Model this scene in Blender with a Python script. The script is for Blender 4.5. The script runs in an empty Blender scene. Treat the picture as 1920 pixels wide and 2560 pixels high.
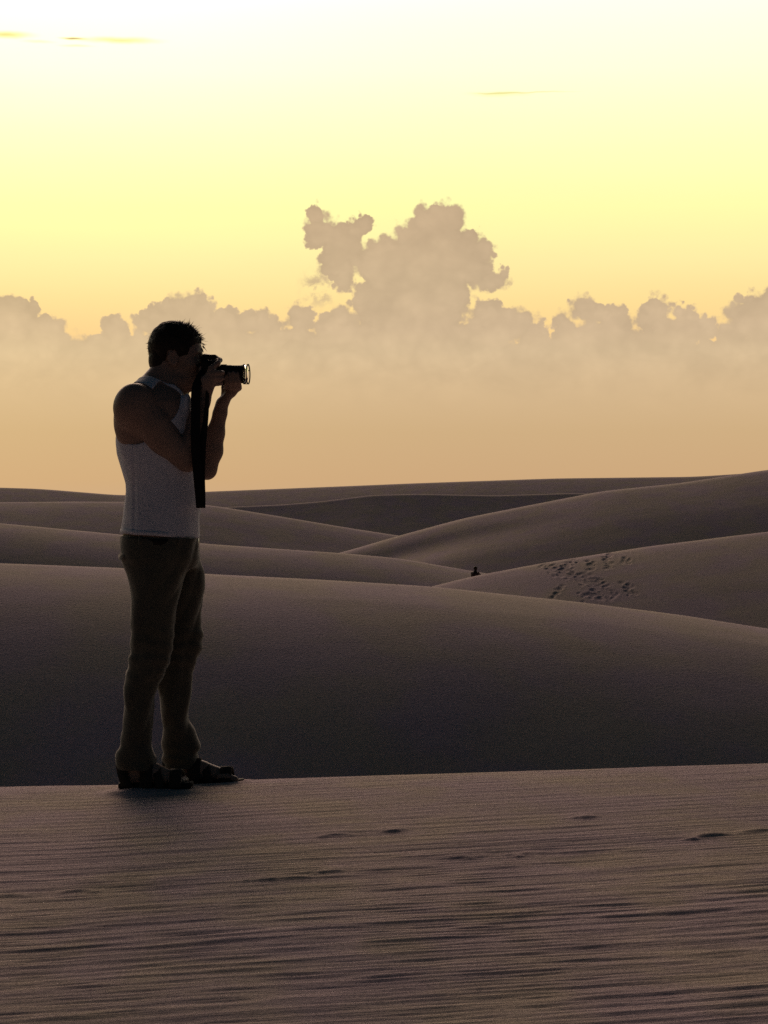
import bpy, math, random
import numpy as np
from mathutils import Vector, Matrix

scene = bpy.context.scene
R = math.radians
TPP = 2 * math.tan(R(28.8 / 2)) / 2560.0      # tangent of one picture row (2560 rows) for a 28.8 degree lens
EYE = 1.6                                     # camera height above the hollow it stands in
SUN_AZ, SUN_EL = R(-10.0), R(19.0)             # sun ahead of the camera, a little to the left, above the frame

# ------------------------------------------------------------------ camera
cam_data = bpy.data.cameras.new("view_camera")
cam = bpy.data.objects.new("view_camera", cam_data)
scene.collection.objects.link(cam)
cam.location = (0, 0, EYE)
cam.rotation_euler = (R(90), 0, 0)
cam_data.sensor_fit = 'VERTICAL'
cam_data.angle = R(28.8)
cam_data.clip_start = 0.1
cam_data.clip_end = 20000
scene.camera = cam

# ------------------------------------------------------------------ exposure
vs = scene.view_settings
vs.view_transform = 'Standard'
vs.look = 'None'
vs.exposure = 0
vs.gamma = 1
scene.cycles.use_denoising = False            # keep the sand's grain

# ------------------------------------------------------------------ sun
sd = bpy.data.lights.new("sun", 'SUN')
sd.energy = 1.2
sd.angle = R(30)
sd.color = (1.0, 0.66, 0.50)
sun = bpy.data.objects.new("sun", sd)
scene.collection.objects.link(sun)
sun_dir = Vector((math.sin(SUN_AZ) * math.cos(SUN_EL), math.cos(SUN_AZ) * math.cos(SUN_EL), math.sin(SUN_EL)))
sun.rotation_euler = sun_dir.to_track_quat('Z', 'Y').to_euler()
sun.location = sun_dir * 50


# ------------------------------------------------------------------ node helper
class NB:
    def __init__(self, tree):
        self.t = tree
        self.n = tree.nodes
        self.l = tree.links

    def put(self, v, sock):
        if isinstance(v, bpy.types.NodeSocket):
            self.l.new(v, sock)
        elif v is not None:
            sock.default_value = v

    def m(self, op, a, b=None, c=None, clamp=False):
        n = self.n.new('ShaderNodeMath'); n.operation = op; n.use_clamp = clamp
        self.put(a, n.inputs[0])
        if b is not None: self.put(b, n.inputs[1])
        if c is not None: self.put(c, n.inputs[2])
        return n.outputs[0]

    def v(self, op, a, b=None):
        n = self.n.new('ShaderNodeVectorMath'); n.operation = op
        self.put(a, n.inputs[0])
        if b is not None:
            if op == 'SCALE': self.put(b, n.inputs['Scale'])
            else: self.put(b, n.inputs[1])
        return n.outputs['Value'] if op in ('LENGTH', 'DOT_PRODUCT', 'DISTANCE') else n.outputs[0]

    def sep(self, a):
        n = self.n.new('ShaderNodeSeparateXYZ'); self.put(a, n.inputs[0]); return n.outputs

    def comb(self, x, y, z=0.0):
        n = self.n.new('ShaderNodeCombineXYZ')
        self.put(x, n.inputs[0]); self.put(y, n.inputs[1]); self.put(z, n.inputs[2]); return n.outputs[0]

    def step(self, x, a, b, lo=0.0, hi=1.0, kind='SMOOTHSTEP'):
        n = self.n.new('ShaderNodeMapRange'); n.interpolation_type = kind
        self.put(x, n.inputs[0]); self.put(a, n.inputs[1]); self.put(b, n.inputs[2])
        self.put(lo, n.inputs[3]); self.put(hi, n.inputs[4]); return n.outputs[0]

    def noise(self, vec, scale, detail=4.0, rough=0.55, dist=0.0, color=False):
        n = self.n.new('ShaderNodeTexNoise'); self.put(vec, n.inputs['Vector'])
        n.inputs['Scale'].default_value = scale; n.inputs['Detail'].default_value = detail
        n.inputs['Roughness'].default_value = rough; n.inputs['Distortion'].default_value = dist
        return n.outputs['Color'] if color else n.outputs['Fac']

    def voro(self, vec, scale, smooth=None):
        n = self.n.new('ShaderNodeTexVoronoi'); self.put(vec, n.inputs['Vector'])
        n.inputs['Scale'].default_value = scale
        if smooth is not None:
            n.feature = 'SMOOTH_F1'; n.inputs['Smoothness'].default_value = smooth
        return n.outputs['Distance']

    def mix(self, f, a, b, mode='MIX'):
        n = self.n.new('ShaderNodeMix'); n.data_type = 'RGBA'; n.blend_type = mode; n.clamp_result = False
        n.clamp_factor = True
        self.put(f, n.inputs[0]); self.put(a, n.inputs[6]); self.put(b, n.inputs[7]); return n.outputs[2]

    def ramp(self, f, stops):
        n = self.n.new('ShaderNodeValToRGB'); self.put(f, n.inputs[0])
        e = n.color_ramp.elements
        while len(e) > 1: e.remove(e[-1])
        e[0].position = stops[0][0]; e[0].color = (*stops[0][1], 1)
        for p, c in stops[1:]:
            x = e.new(p); x.color = (*c, 1)
        return n.outputs[0]


def lin(r, g, b):
    f = lambda c: ((c / 255 + 0.055) / 1.055) ** 2.4 if c > 10 else c / 255 / 12.92
    return (f(r), f(g), f(b))


# ------------------------------------------------------------------ world: evening sky with a bank of cumulus in the distance
world = bpy.data.worlds.new("World")
scene.world = world
world.use_nodes = True
W = NB(world.node_tree)
W.n.clear()
tc = W.n.new('ShaderNodeTexCoord')
d = tc.outputs['Generated']
dx, dy, dz = W.sep(d)[:3]
az = W.m('ARCTAN2', dx, dy)
el = W.m('ARCSINE', dz)
DEG = 180 / math.pi
azd = W.m('MULTIPLY', az, DEG)
eld = W.m('MULTIPLY', el, DEG)


def cel(py):                                   # elevation in degrees of a row of a level picture
    return math.degrees(math.atan((1280 - py) * TPP))


def caz(px):
    return math.degrees(math.atan((px - 960) * TPP))


sky = W.n.new('ShaderNodeTexSky')
sky.sky_type = 'NISHITA'
sky.sun_disc = False
sky.sun_elevation = SUN_EL
sky.sun_rotation = SUN_AZ
sky.dust_density = 4.0
sky.air_density = 1.2
nishita = W.v('SCALE', W.v('MULTIPLY', sky.outputs[0], (0.42, 0.92, 1.05)), 0.05 * 0.20)

# low evening glow: colour by elevation, fading out away from the sun's side of the sky
E1 = 24.0
base = W.ramp(W.m('DIVIDE', eld, E1, clamp=True), [
    (0.0, lin(200, 160, 122)),
    (cel(1100) / E1, lin(206, 168, 120)),
    (cel(950) / E1, lin(232, 190, 132)),
    (cel(850) / E1, lin(250, 208, 142)),
    (cel(760) / E1, lin(254, 221, 150)),
    (cel(650) / E1, lin(255, 236, 165)),
    (cel(520) / E1, lin(255, 251, 173)),
    (cel(350) / E1, lin(255, 254, 194)),
    (cel(180) / E1, lin(255, 254, 212)),
    (1.0, lin(255, 255, 240))])
nv = W.noise(W.comb(W.m('MULTIPLY', azd, 0.10), W.m('MULTIPLY', eld, 1.0)), 0.6, 3, 0.5)
base = W.v('SCALE', base, W.m('MULTIPLY_ADD', nv, 0.06, 0.99))
ang = W.m('MULTIPLY', W.m('ARCCOSINE', W.v('DOT_PRODUCT', d, (math.sin(SUN_AZ) * math.cos(R(22.5)), math.cos(SUN_AZ) * math.cos(R(22.5)), math.sin(R(22.5))))), DEG)
glow = W.m('EXPONENT', W.m('MULTIPLY', W.m('POWER', W.m('DIVIDE', ang, 8.2), 2.0), -1.0))
glow2 = W.m('MULTIPLY', W.m('EXPONENT', W.m('MULTIPLY', W.m('ADD', W.m('POWER', W.m('DIVIDE', W.m('ABSOLUTE', W.m('SUBTRACT', azd, math.degrees(SUN_AZ))), 42.0), 2.0),
                                                 W.m('POWER', W.m('DIVIDE', W.m('ABSOLUTE', W.m('SUBTRACT', eld, 21.0)), 9.0), 2.0)), -1.0)), 1.0)
side = W.step(W.m('ABSOLUTE', W.m('SUBTRACT', azd, math.degrees(SUN_AZ))), 20, 82, 1.0, 0.0)
high = W.step(eld, 16, 34, 1.0, 0.0)
warm = W.v('SCALE', base, W.m('MULTIPLY', side, high))
warm = W.v('ADD', warm, W.v('SCALE', (1.9, 1.4, 0.42), glow))
warm = W.v('ADD', warm, W.v('SCALE', (2.0, 1.40, 1.28), W.m('MULTIPLY', glow2, W.step(eld, 9.0, 24.0))))
skycol = W.v('ADD', warm, W.v('SCALE', nishita, W.m('SUBTRACT', 1.0, W.m('MULTIPLY', W.m('MULTIPLY', side, high), 0.97))))

# clouds, laid out by bearing and elevation (units: 1/86 of a degree, i.e. K per degree)
K = math.radians(1) / TPP
q = W.comb(W.m('MULTIPLY', azd, K), W.m('MULTIPLY', eld, K))
w1 = W.v('SUBTRACT', W.noise(q, 0.016, 2, 0.5, color=True), (0.5, 0.5, 0.5))
w2 = W.v('SUBTRACT', W.noise(q, 0.055, 4, 0.6, color=True), (0.5, 0.5, 0.5))
qw = W.v('ADD', q, W.v('ADD', W.v('SCALE', w1, 14.0), W.v('SCALE', w2, 15.0)))
qw = W.v('MULTIPLY', qw, (1, 1, 0))
blobs = [
    (789, 543, 25, 25), (803, 583, 42, 40), (839, 592, 46, 38), (907, 554, 20, 23), (884, 578, 25, 25),
    (856, 622, 55, 46), (843, 661, 42, 38), (862, 695, 25, 32), (962, 657, 76, 59), (936, 623, 25, 22),
    (970, 611, 25, 19), (1016, 594, 32, 28), (1060, 556, 27, 40), (1097, 550, 46, 38), (1139, 550, 26, 36),
    (1080, 649, 118, 93), (1164, 615, 38, 40), (1202, 632, 30, 34), (1177, 670, 50, 46), (1227, 704, 40, 22),
    (1256, 692, 15, 18), (1025, 760, 143, 93), (1118, 733, 52, 105),
    (1221, 757, 27, 15), (1219, 792, 46, 34), (1265, 820, 59, 42), (1303, 809, 38, 30), (1337, 845, 34, 38),
    (750, 794, 33, 32), (826, 808, 34, 25), (858, 796, 32, 25),
    (10, 805, 78, 56), (70, 800, 22, 38), (110, 832, 50, 34), (150, 850, 20, 22), (245, 865, 70, 26),
    (278, 822, 24, 22), (290, 835, 32, 38), (470, 795, 75, 52), (486, 750, 24, 16), (395, 812, 58, 36),
    (430, 762, 14, 10), (382, 778, 14, 12), (560, 812, 55, 38), (620, 808, 36, 30), (660, 812, 36, 30), (685, 830, 20, 30),
    (1404, 802, 20, 18), (1420, 840, 40, 36), (1460, 775, 34, 30), (1500, 790, 26, 30), (1545, 800, 34, 32),
    (1500, 850, 95, 50), (1610, 805, 30, 26), (1640, 780, 32, 34), (1695, 792, 15, 18), (1724, 796, 18, 18),
    (1700, 835, 70, 38), (1762, 820, 26, 20), (1783, 825, 12, 22),
    (1835, 790, 20, 22), (1862, 762, 20, 16), (1888, 808, 62, 62), (1830, 850, 40, 36), (1930, 790, 50, 52),
    (700, 862, 110, 42), (900, 855, 130, 48), (1130, 855, 150, 50), (560, 860, 120, 36), (400, 868, 90, 36), (80, 872, 110, 34), (1560, 868, 150, 34),
    # the bank carries on to either side of the picture
    (-120, 790, 80, 70), (-260, 830, 90, 50), (-420, 780, 90, 80), (-600, 820, 120, 60), (-820, 790, 110, 80),
    (2040, 810, 80, 60), (2200, 780, 90, 80), (2380, 820, 110, 60), (2600, 790, 100, 80), (2800, 830, 120, 60)]
dist = None
for cx, cy, rx, ry in blobs:
    c = (caz(cx) * K, cel(cy) * K, 0)
    e = W.v('LENGTH', W.v('MULTIPLY', W.v('SUBTRACT', qw, c), (1.0 / rx, 1.0 / ry, 0)))
    e = W.m('MULTIPLY', W.m('SUBTRACT', e, 1.0), min(rx, ry) * 0.5 + 0.5 * (rx + ry) * 0.5)
    dist = e if dist is None else W.m('SMOOTH_MIN', dist, e, 6.0)
bank = W.m('SUBTRACT', W.m('MULTIPLY', eld, K), cel(852) * K)
bank = W.m('ADD', bank, W.m('MULTIPLY', W.m('SUBTRACT', W.noise(q, 0.012, 3), 0.5), 60.0))
dist = W.m('SMOOTH_MIN', dist, bank, 14.0)
puff = W.m('MULTIPLY', W.m('SUBTRACT', W.voro(W.v('ADD', q, W.v('SCALE', w2, 10.0)), 0.045, 0.35), 0.42), 26.0)
puff2 = W.m('MULTIPLY', W.m('SUBTRACT', W.voro(q, 0.12, 0.3), 0.42), 7.0)
fine = W.m('MULTIPLY', W.m('SUBTRACT', W.noise(q, 0.16, 4, 0.6), 0.5), 9.0)
dist = W.m('ADD', W.m('ADD', W.m('SUBTRACT', dist, 9.0), puff), W.m('ADD', puff2, fine))
soft = W.m('MULTIPLY_ADD', W.step(W.noise(q, 0.011, 2), 0.42, 0.66), 10.0, 4.2)
cover = W.step(dist, W.m('MULTIPLY', soft, 0.6), W.m('MULTIPLY', soft, -1.0), 0.0, 1.0)
# torn wisps left of the tall cloud
wq = W.v('LENGTH', W.v('MULTIPLY', W.v('SUBTRACT', qw, (caz(800) * K, cel(718) * K, 0)), (1 / 62, 1 / 60, 0)))
wisp = W.m('MULTIPLY', W.step(wq, 1.1, 0.3), W.step(W.noise(q, 0.030, 5, 0.62), 0.40, 0.62))
cover = W.m('MAXIMUM', cover, W.m('MULTIPLY', wisp, 0.85))
# cloud tone: greyer crowns, lighter and warmer into the haze lower down, softly mottled
mott = W.noise(W.v('MULTIPLY', q, (1, 1.6, 0)), 0.007, 5, 0.55, 0.6)
cl = W.ramp(W.m('DIVIDE', eld, 10.0, clamp=True), [
    (0.0, lin(201, 165, 130)),
    (cel(1200) / 10, lin(205, 168, 125)),
    (cel(1080) / 10, lin(207, 174, 130)),
    (cel(960) / 10, lin(214, 184, 143)),
    (cel(880) / 10, lin(214, 187, 149)),
    (cel(820) / 10, lin(209, 182, 147)),
    (cel(700) / 10, lin(204, 178, 143)),
    (cel(540) / 10, lin(201, 174, 140))])
leftness = W.step(azd, 4, -14)
cl = W.v('MULTIPLY', cl, W.mix(leftness, (1, 1, 1, 1), (1.10, 1.10, 1.02, 1)))
cl = W.v('SCALE', cl, W.m('MULTIPLY_ADD', W.m('MULTIPLY', W.m('SUBTRACT', mott, 0.5), W.step(eld, 2.5, 4.5)), 0.30, 1.0))
# lobes inside the cloud: each puff a shade darker towards its own crown
lobe = W.m('SUBTRACT', W.voro(W.v('ADD', W.v('MULTIPLY', q, (1, 1.25, 0)), W.v('SCALE', w1, 40.0)), 0.017, 0.6), 0.42)
lobe = W.m('MULTIPLY', W.m('ADD', W.m('MULTIPLY', lobe, 0.10), W.m('MULTIPLY', W.m('SUBTRACT', W.voro(q, 0.04, 0.5), 0.42), 0.06)), W.step(eld, 2.8, 4.8))
cl = W.v('SCALE', cl, W.m('SUBTRACT', 1.0, W.m('ADD', lobe, 0.0)))
shade = W.m('MULTIPLY', W.step(dist, -26.0, -6.0), W.step(eld, 4.0, 6.0))
cl = W.v('SCALE', cl, W.m('SUBTRACT', 1.015, W.m('MULTIPLY', shade, 0.05)))
edge = W.step(W.m('ABSOLUTE', dist), 6.0, 0.0)
cl = W.mix(W.m('MULTIPLY', edge, 0.20), cl, (*lin(255, 215, 165), 1))
far_side = W.m('MULTIPLY', W.step(W.m('ABSOLUTE', azd), 20, 70, 1.0, 0.0), 1.0)
skycol = W.mix(W.m('MULTIPLY', cover, far_side), skycol, cl)


# thin streaks of high cloud
def streak(cx, cy, rx, ry, a, col):
    global skycol
    qq = W.v('ADD', q, W.v('SCALE', w1, 8.0))
    e = W.v('LENGTH', W.v('MULTIPLY', W.v('MULTIPLY', W.v('SUBTRACT', qq, (caz(cx) * K, cel(cy) * K, 0)), (1 / rx, 1 / ry, 0)), (1, 1, 0)))
    f = W.m('MULTIPLY', W.step(e, 1.0, 0.0), a)
    skycol = W.mix(f, skycol, (*col, 1))


streak(15, 108, 95, 13, 1.0, lin(250, 238, 150))
streak(185, 110, 50, 5, 1.0, lin(205, 175, 110))
streak(300, 111, 140, 12, 1.0, lin(254, 248, 170))
streak(190, 128, 60, 5, 0.6, lin(254, 248, 175))
streak(95, 122, 60, 6, 0.5, lin(254, 246, 175))
streak(1250, 234, 90, 3.6, 0.9, lin(222, 205, 130))
streak(1330, 233, 150, 3.0, 0.6, lin(240, 228, 150))
streak(1250, 236, 110, 10, 0.5, lin(254, 250, 165))

ground_mix = W.step(eld, -1.5, -0.2)
skycol = W.mix(ground_mix, (0.03, 0.025, 0.025, 1), skycol)
bg = W.n.new('ShaderNodeBackground')
W.put(skycol, bg.inputs[0])
bg.inputs[1].default_value = 1.0
wo = W.n.new('ShaderNodeOutputWorld')
W.l.new(bg.outputs[0], wo.inputs[0])
world.cycles.sampling_method = 'MANUAL'
world.cycles.sample_map_resolution = 1024


# ------------------------------------------------------------------ materials
def new_mat(name):
    m = bpy.data.materials.new(name)
    m.use_nodes = True
    nb = NB(m.node_tree)
    bs = nb.n['Principled BSDF']
    return m, nb, bs


def bump(nb, bs, height, strength, dist):
    b = nb.n.new('ShaderNodeBump')
    b.inputs['Strength'].default_value = strength
    b.inputs['Distance'].default_value = dist
    nb.put(height, b.inputs['Height'])
    nb.l.new(b.outputs[0], bs.inputs['Normal'])


def mat_simple(name, col, rough=0.8, nscale=40, var=0.25, bstr=0.3, bdist=0.002, sheen=0.0, metal=0.0, detail=5):
    m, nb, bs = new_mat(name)
    co = nb.n.new('ShaderNodeTexCoord').outputs['Object']
    n = nb.noise(co, nscale, detail, 0.6)
    n2 = nb.noise(co, nscale * 0.13, 3, 0.5)
    f = nb.m('MULTIPLY_ADD', nb.m('SUBTRACT', nb.m('ADD', n, n2), 1.0), var * 2, 1.0)
    nb.put(nb.v('SCALE', col, f), bs.inputs['Base Color'])
    bs.inputs['Roughness'].default_value = rough
    if rough > 0.5: bs.inputs['Specular IOR Level'].default_value = 0.2
    bs.inputs['Metallic'].default_value = metal
    if sheen:
        bs.inputs['Sheen Weight'].default_value = sheen
        bs.inputs['Sheen Roughness'].default_value = 0.4
    bump(nb, bs, n, bstr, bdist)
    return m


def sand_mat(name, col, grain=1.0, far=False, tint=0.12):
    m, nb, bs = new_mat(name)
    co = nb.n.new('ShaderNodeTexCoord').outputs['Object']
    big = nb.noise(co, 0.12 if far else 0.9, 4, 0.55)
    mid = nb.noise(nb.v('MULTIPLY', co, (0.35, 1.3, 1.0)), 1.6 if far else 6.0, 4, 0.6)
    g1 = nb.noise(co, 12.0 if far else 190.0, 3, 0.8)
    f = nb.m('MULTIPLY_ADD', nb.m('SUBTRACT', big, 0.5), tint * 2, 1.0)
    f = nb.m('MULTIPLY', f, nb.m('MULTIPLY_ADD', nb.m('SUBTRACT', mid, 0.5), tint * 1.6, 1.0))
    f = nb.m('MULTIPLY', f, nb.m('MULTIPLY_ADD', nb.m('SUBTRACT', g1, 0.5), (0.8 if far else 0.6) * grain, 1.0))
    hue = nb.mix(nb.step(nb.noise(co, 0.3 if far else 2.3, 3), 0.35, 0.65), (col[0] * 1.03, col[1] * 1.02, col[2] * 0.88, 1), (col[0], col[1] * 0.93, col[2] * 1.06, 1))
    if not far:
        s2 = nb.noise(nb.v('MULTIPLY', nb.v('ADD', co, nb.comb(0.0, nb.m('MULTIPLY', nb.sep(co)[0], -0.11), 0.0)), (0.8, 7.0, 1.0)), 1.6, 5, 0.65)
        hue = nb.mix(nb.step(s2, 0.50, 0.64, 0.0, 0.55), hue, (col[0] * 0.72, col[1] * 0.68, col[2] * 0.78, 1))
    nb.put(nb.v('SCALE', hue, f), bs.inputs['Base Color'])
    bs.inputs['Roughness'].default_value = 0.95
    bs.inputs['Specular IOR Level'].default_value = 0.15
    if far:
        h = nb.m('ADD', nb.m('MULTIPLY', g1, 0.35), nb.noise(nb.v('MULTIPLY', co, (0.7, 1.0, 1.0)), 0.25, 3, 0.5))
        bump(nb, bs, h, 0.3, 0.25)
    else:
        st = nb.noise(nb.v('MULTIPLY', nb.v('ADD', co, nb.comb(0.0, nb.m('MULTIPLY', nb.sep(co)[0], -0.11), 0.0)), (0.7, 17.0, 1.0)), 6.5, 5, 0.74)
        h = nb.m('ADD', nb.m('MULTIPLY', g1, 0.16), st)
        bump(nb, bs, h, 1.0, 0.010)
    return m


SAND = (0.485, 0.395, 0.38)
M_near = sand_mat("rippled_sand", SAND)
M_far = sand_mat("dune_sand", SAND, far=True)


# ------------------------------------------------------------------ mesh helpers
def link(name, me, mat, parent=None):
    o = bpy.data.objects.new(name, me)
    scene.collection.objects.link(o)
    if mat is not None:
        me.materials.append(mat)
    if parent is not None:
        o.parent = parent
    return o


def mesh_np(name, V, F, mat=None, parent=None, smooth=True):
    me = bpy.data.meshes.new(name)
    V = np.asarray(V, dtype=np.float32)
    if isinstance(F, np.ndarray):
        n = len(F); k = F.shape[1]
        me.vertices.add(len(V)); me.vertices.foreach_set('co', V.ravel())
        me.loops.add(n * k); me.loops.foreach_set('vertex_index', F.astype(np.int32).ravel())
        me.polygons.add(n)
        me.polygons.foreach_set('loop_start', np.arange(0, n * k, k, dtype=np.int32))
        me.polygons.foreach_set('loop_total', np.full(n, k, dtype=np.int32))
        me.update(calc_edges=True)
        me.validate()
    else:
        me.from_pydata([tuple(map(float, v)) for v in V], [], F)
        me.update()
    if smooth:
        me.polygons.foreach_set('use_smooth', np.ones(len(me.polygons), dtype=bool))
    return link(name, me, mat, parent)


def grid_faces(nu, nv):
    i = np.arange((nu - 1) * (nv - 1))
    r, c = i // (nv - 1), i % (nv - 1)
    a = r * nv + c
    return np.stack([a, a + nv, a + nv + 1, a + 1], 1)


def struct(o):
    o['kind'] = 'structure'
    return o


_rng = np.random.RandomState(7)
_LAT = _rng.rand(64, 64, 64).astype(np.float32)


def vnoise(x, y, z, s=1.0, off=0.0):
    """smooth value noise in -1..1"""
    x = np.asarray(x) * s + off + 31.7; y = np.asarray(y) * s + off * 1.7 + 11.3; z = np.asarray(z) * s + off * 0.6 + 5.1
    xi, yi, zi = np.floor(x).astype(int), np.floor(y).astype(int), np.floor(z).astype(int)
    fx, fy, fz = x - xi, y - yi, z - zi
    fx = fx * fx * (3 - 2 * fx); fy = fy * fy * (3 - 2 * fy); fz = fz * fz * (3 - 2 * fz)
    g = lambda a, b, c: _LAT[(xi + a) % 64, (yi + b) % 64, (zi + c) % 64]
    c00 = g(0, 0, 0) * (1 - fx) + g(1, 0, 0) * fx; c10 = g(0, 1, 0) * (1 - fx) + g(1, 1, 0) * fx
    c01 = g(0, 0, 1) * (1 - fx) + g(1, 0, 1) * fx; c11 = g(0, 1, 1) * (1 - fx) + g(1, 1, 1) * fx
    return ((c00 * (1 - fy) + c10 * fy) * (1 - fz) + (c01 * (1 - fy) + c11 * fy) * fz) * 2 - 1


def fbm(x, y, z, s=1.0, off=0.0, n=4):
    t = 0; a = 1; tot = 0
    for i in range(n):
        t = t + a * vnoise(x, y, z, s * 2 ** i, off + i * 3.3); tot += a; a *= 0.5
    return t / tot


def smooth_interp(x, xs, ys, width):
    """piecewise linear table, blurred over width"""
    t = 0; ks = np.linspace(-1, 1, 9); ws = np.cos(ks * math.pi / 2) + 0.05
    for k, w in zip(ks, ws):
        xx = x + k * width
        v = np.interp(xx, xs, ys)
        # carry the end slopes on
        s0 = (ys[1] - ys[0]) / (xs[1] - xs[0]); s1 = (ys[-1] - ys[-2]) / (xs[-1] - xs[-2])
        v = np.where(xx < xs[0], ys[0] + (xx - xs[0]) * s0 * 0.6, v)
        v = np.where(xx > xs[-1], ys[-1] + (xx - xs[-1]) * s1 * 0.6, v)
        t = t + v * w
    return t / ws.sum()


# ------------------------------------------------------------------ foreground ridge the man stands on
D = 7.5                                        # distance of the man


def crest_z(x):
    # crest line seen from (0, 1973) to (1920, 1913)
    px = x / (TPP * D) + 960
    py = smooth_interp(px, [-400, 0, 290, 620, 1100, 1500, 1920, 2400], [1980, 1973, 1968, 1954, 1938, 1926, 1913, 1902], 90)
    return EYE + (1280 - py) * TPP * D


def ridge_h(x, y):
    """smooth height of the near ridge without ripples"""
    zc = crest_z(x) - 0.004 + 0.004 * vnoise(x, 0 * x, 0 * x, 2.0, 9)
    s = D + 0.02 - y
    front = 0.078 * (np.sqrt(np.maximum(s, 0) ** 2 + 0.10) - math.sqrt(0.10)) - 0.0009 * np.maximum(s, 0) ** 2 * 0
    b = np.maximum(-s, 0)
    back = 0.55 * (np.sqrt(b ** 2 + 0.3) - math.sqrt(0.3))
    und = 0.016 * fbm(x, y, 0 * x, 0.55, 3, 2) * np.clip(s, 0, 1)
    return zc - front - back + und * np.clip(s / 1.5, 0, 1)


# scuffs and old footprints in the near sand (px, py, half length in px)
scuffs = [(690, 2200, 60), (805, 2182, 45), (1160, 2145, 55), (1310, 2134, 45), (1770, 2093, 50), (1890, 2081, 40),
          (835, 2091, 40), (985, 2079, 34), (30, 2244, 35), (195, 2234, 45), (1465, 2048, 28)]


def unproject_ridge(px, py):
    """where the sight line of a picture point meets the near ridge"""
    y = 6.0
    for _ in range(30):
        x = (px - 960) * TPP * y
        z = float(ridge_h(np.array([x]), np.array([y]))[0])
        y = 0.5 * y + 0.5 * (EYE - z) / ((py - 1280) * TPP)
    return (px - 960) * TPP * y, y


def near_height(x, y):
    h = ridge_h(x, y)
    zz = 0 * x
    # wind ripples: crests run left to right, drifting away to the right
    yt = y - 0.11 * x
    ph = yt + 0.018 * fbm(x * 0.6, yt, zz, 0.8, 1, 3) + 0.007 * fbm(x * 0.3, yt, zz, 3.0, 4, 2)
    a1 = np.clip(0.45 + 1.1 * fbm(x * 0.6, yt, zz, 1.9, 12, 3), 0.0, 1.4)
    a2 = np.clip(0.45 + 1.2 * fbm(x * 0.6, yt, zz, 2.6, 22, 3), 0.0, 1.4)
    fade = np.clip((D - 0.1 - y) / 1.8, 0.30, 1.0)
    w = 2 * math.pi / 0.056
    r1 = np.sin(ph * w + 2.2 * vnoise(x * 0.4, yt, zz, 2.2, 71))
    r2 = np.sin((ph + 0.02 * x) * w * 1.9 + 3.5 * vnoise(x * 0.5, yt, zz, 2.0, 40))
    r3 = fbm(x * 0.13, yt, zz, 30.0, 50, 3)
    h = h + fade * (0.0026 * a1 * r1 + 0.0012 * a2 * r2 + 0.0048 * r3 + 0.0018 * fbm(x * 0.25, yt, zz, 5.5, 61, 2))
    for (cx, cy, L, rs) in SC:
        u = (x - cx) / L
        line = cy + 0.035 * (x - cx) + 0.10 * (x - cx) + 0.020 * vnoise(x, zz, zz, 8.0, rs) + 0.026 * vnoise(x, zz, zz, 22.0, rs + 4) + 0.012 * vnoise(x, zz, zz, 55.0, rs + 4)
        t = y - line
        m = (np.abs(u) < 1.5) & (np.abs(t) < 0.4)
        if not m.any():
            continue
        uu, tt = u[m], t[m]
        env = np.clip(1.15 - np.abs(uu), 0, 1) ** 0.6 * (0.75 + 0.5 * vnoise(x[m], zz[m], zz[m], 12.0, rs + 9))
        up = 1 / (1 + np.exp(-tt / 0.004))
        h[m] += env * (0.011 * up * np.exp(-np.maximum(tt, 0) / 0.045))
    # a man's weight: sand pushed up round the shoes
    for (fx, fy, fz) in FEET:
        g = np.exp(-((x - fx) / 0.15) ** 4 - ((y - fy) / 0.075) ** 4)
        h = h + g * (fz - h) * (fz > h) + 0.004 * np.exp(-((np.hypot((x - fx) / 0.17, (y - fy) / 0.085) - 1) / 0.18) ** 2)
    return h


def foot_spot(px, py, y):
    k = TPP * (D + y)
    return ((px - 960) * k, D + y, EYE + (1280 - py) * k - 0.0346 + 0.009)


FEET = [foot_spot(389, 1949, -0.11), foot_spot(509, 1941.5, 0.08)]
SC = [(*unproject_ridge(px, py), L * TPP * 7.5, i * 1.7) for i, (px, py, L) in enumerate(scuffs)]

xs = np.concatenate([np.linspace(-14, -2.2, 40)[:-1], np.linspace(-2.2, 2.2, 361), np.linspace(2.2, 14, 40)[1:]])
ys = np.concatenate([np.linspace(-6, 3.9, 40)[:-1], np.arange(3.9, 7.8, 0.0048), np.linspace(7.8, 26, 60)])
X, Y = np.meshgrid(xs, ys, indexing='ij')
Z = near_height(X, Y)
struct(mesh_np("sand_ridge", np.stack([X.ravel(), Y.ravel(), Z.ravel()], 1), grid_faces(len(xs), len(ys)), M_near))


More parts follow.
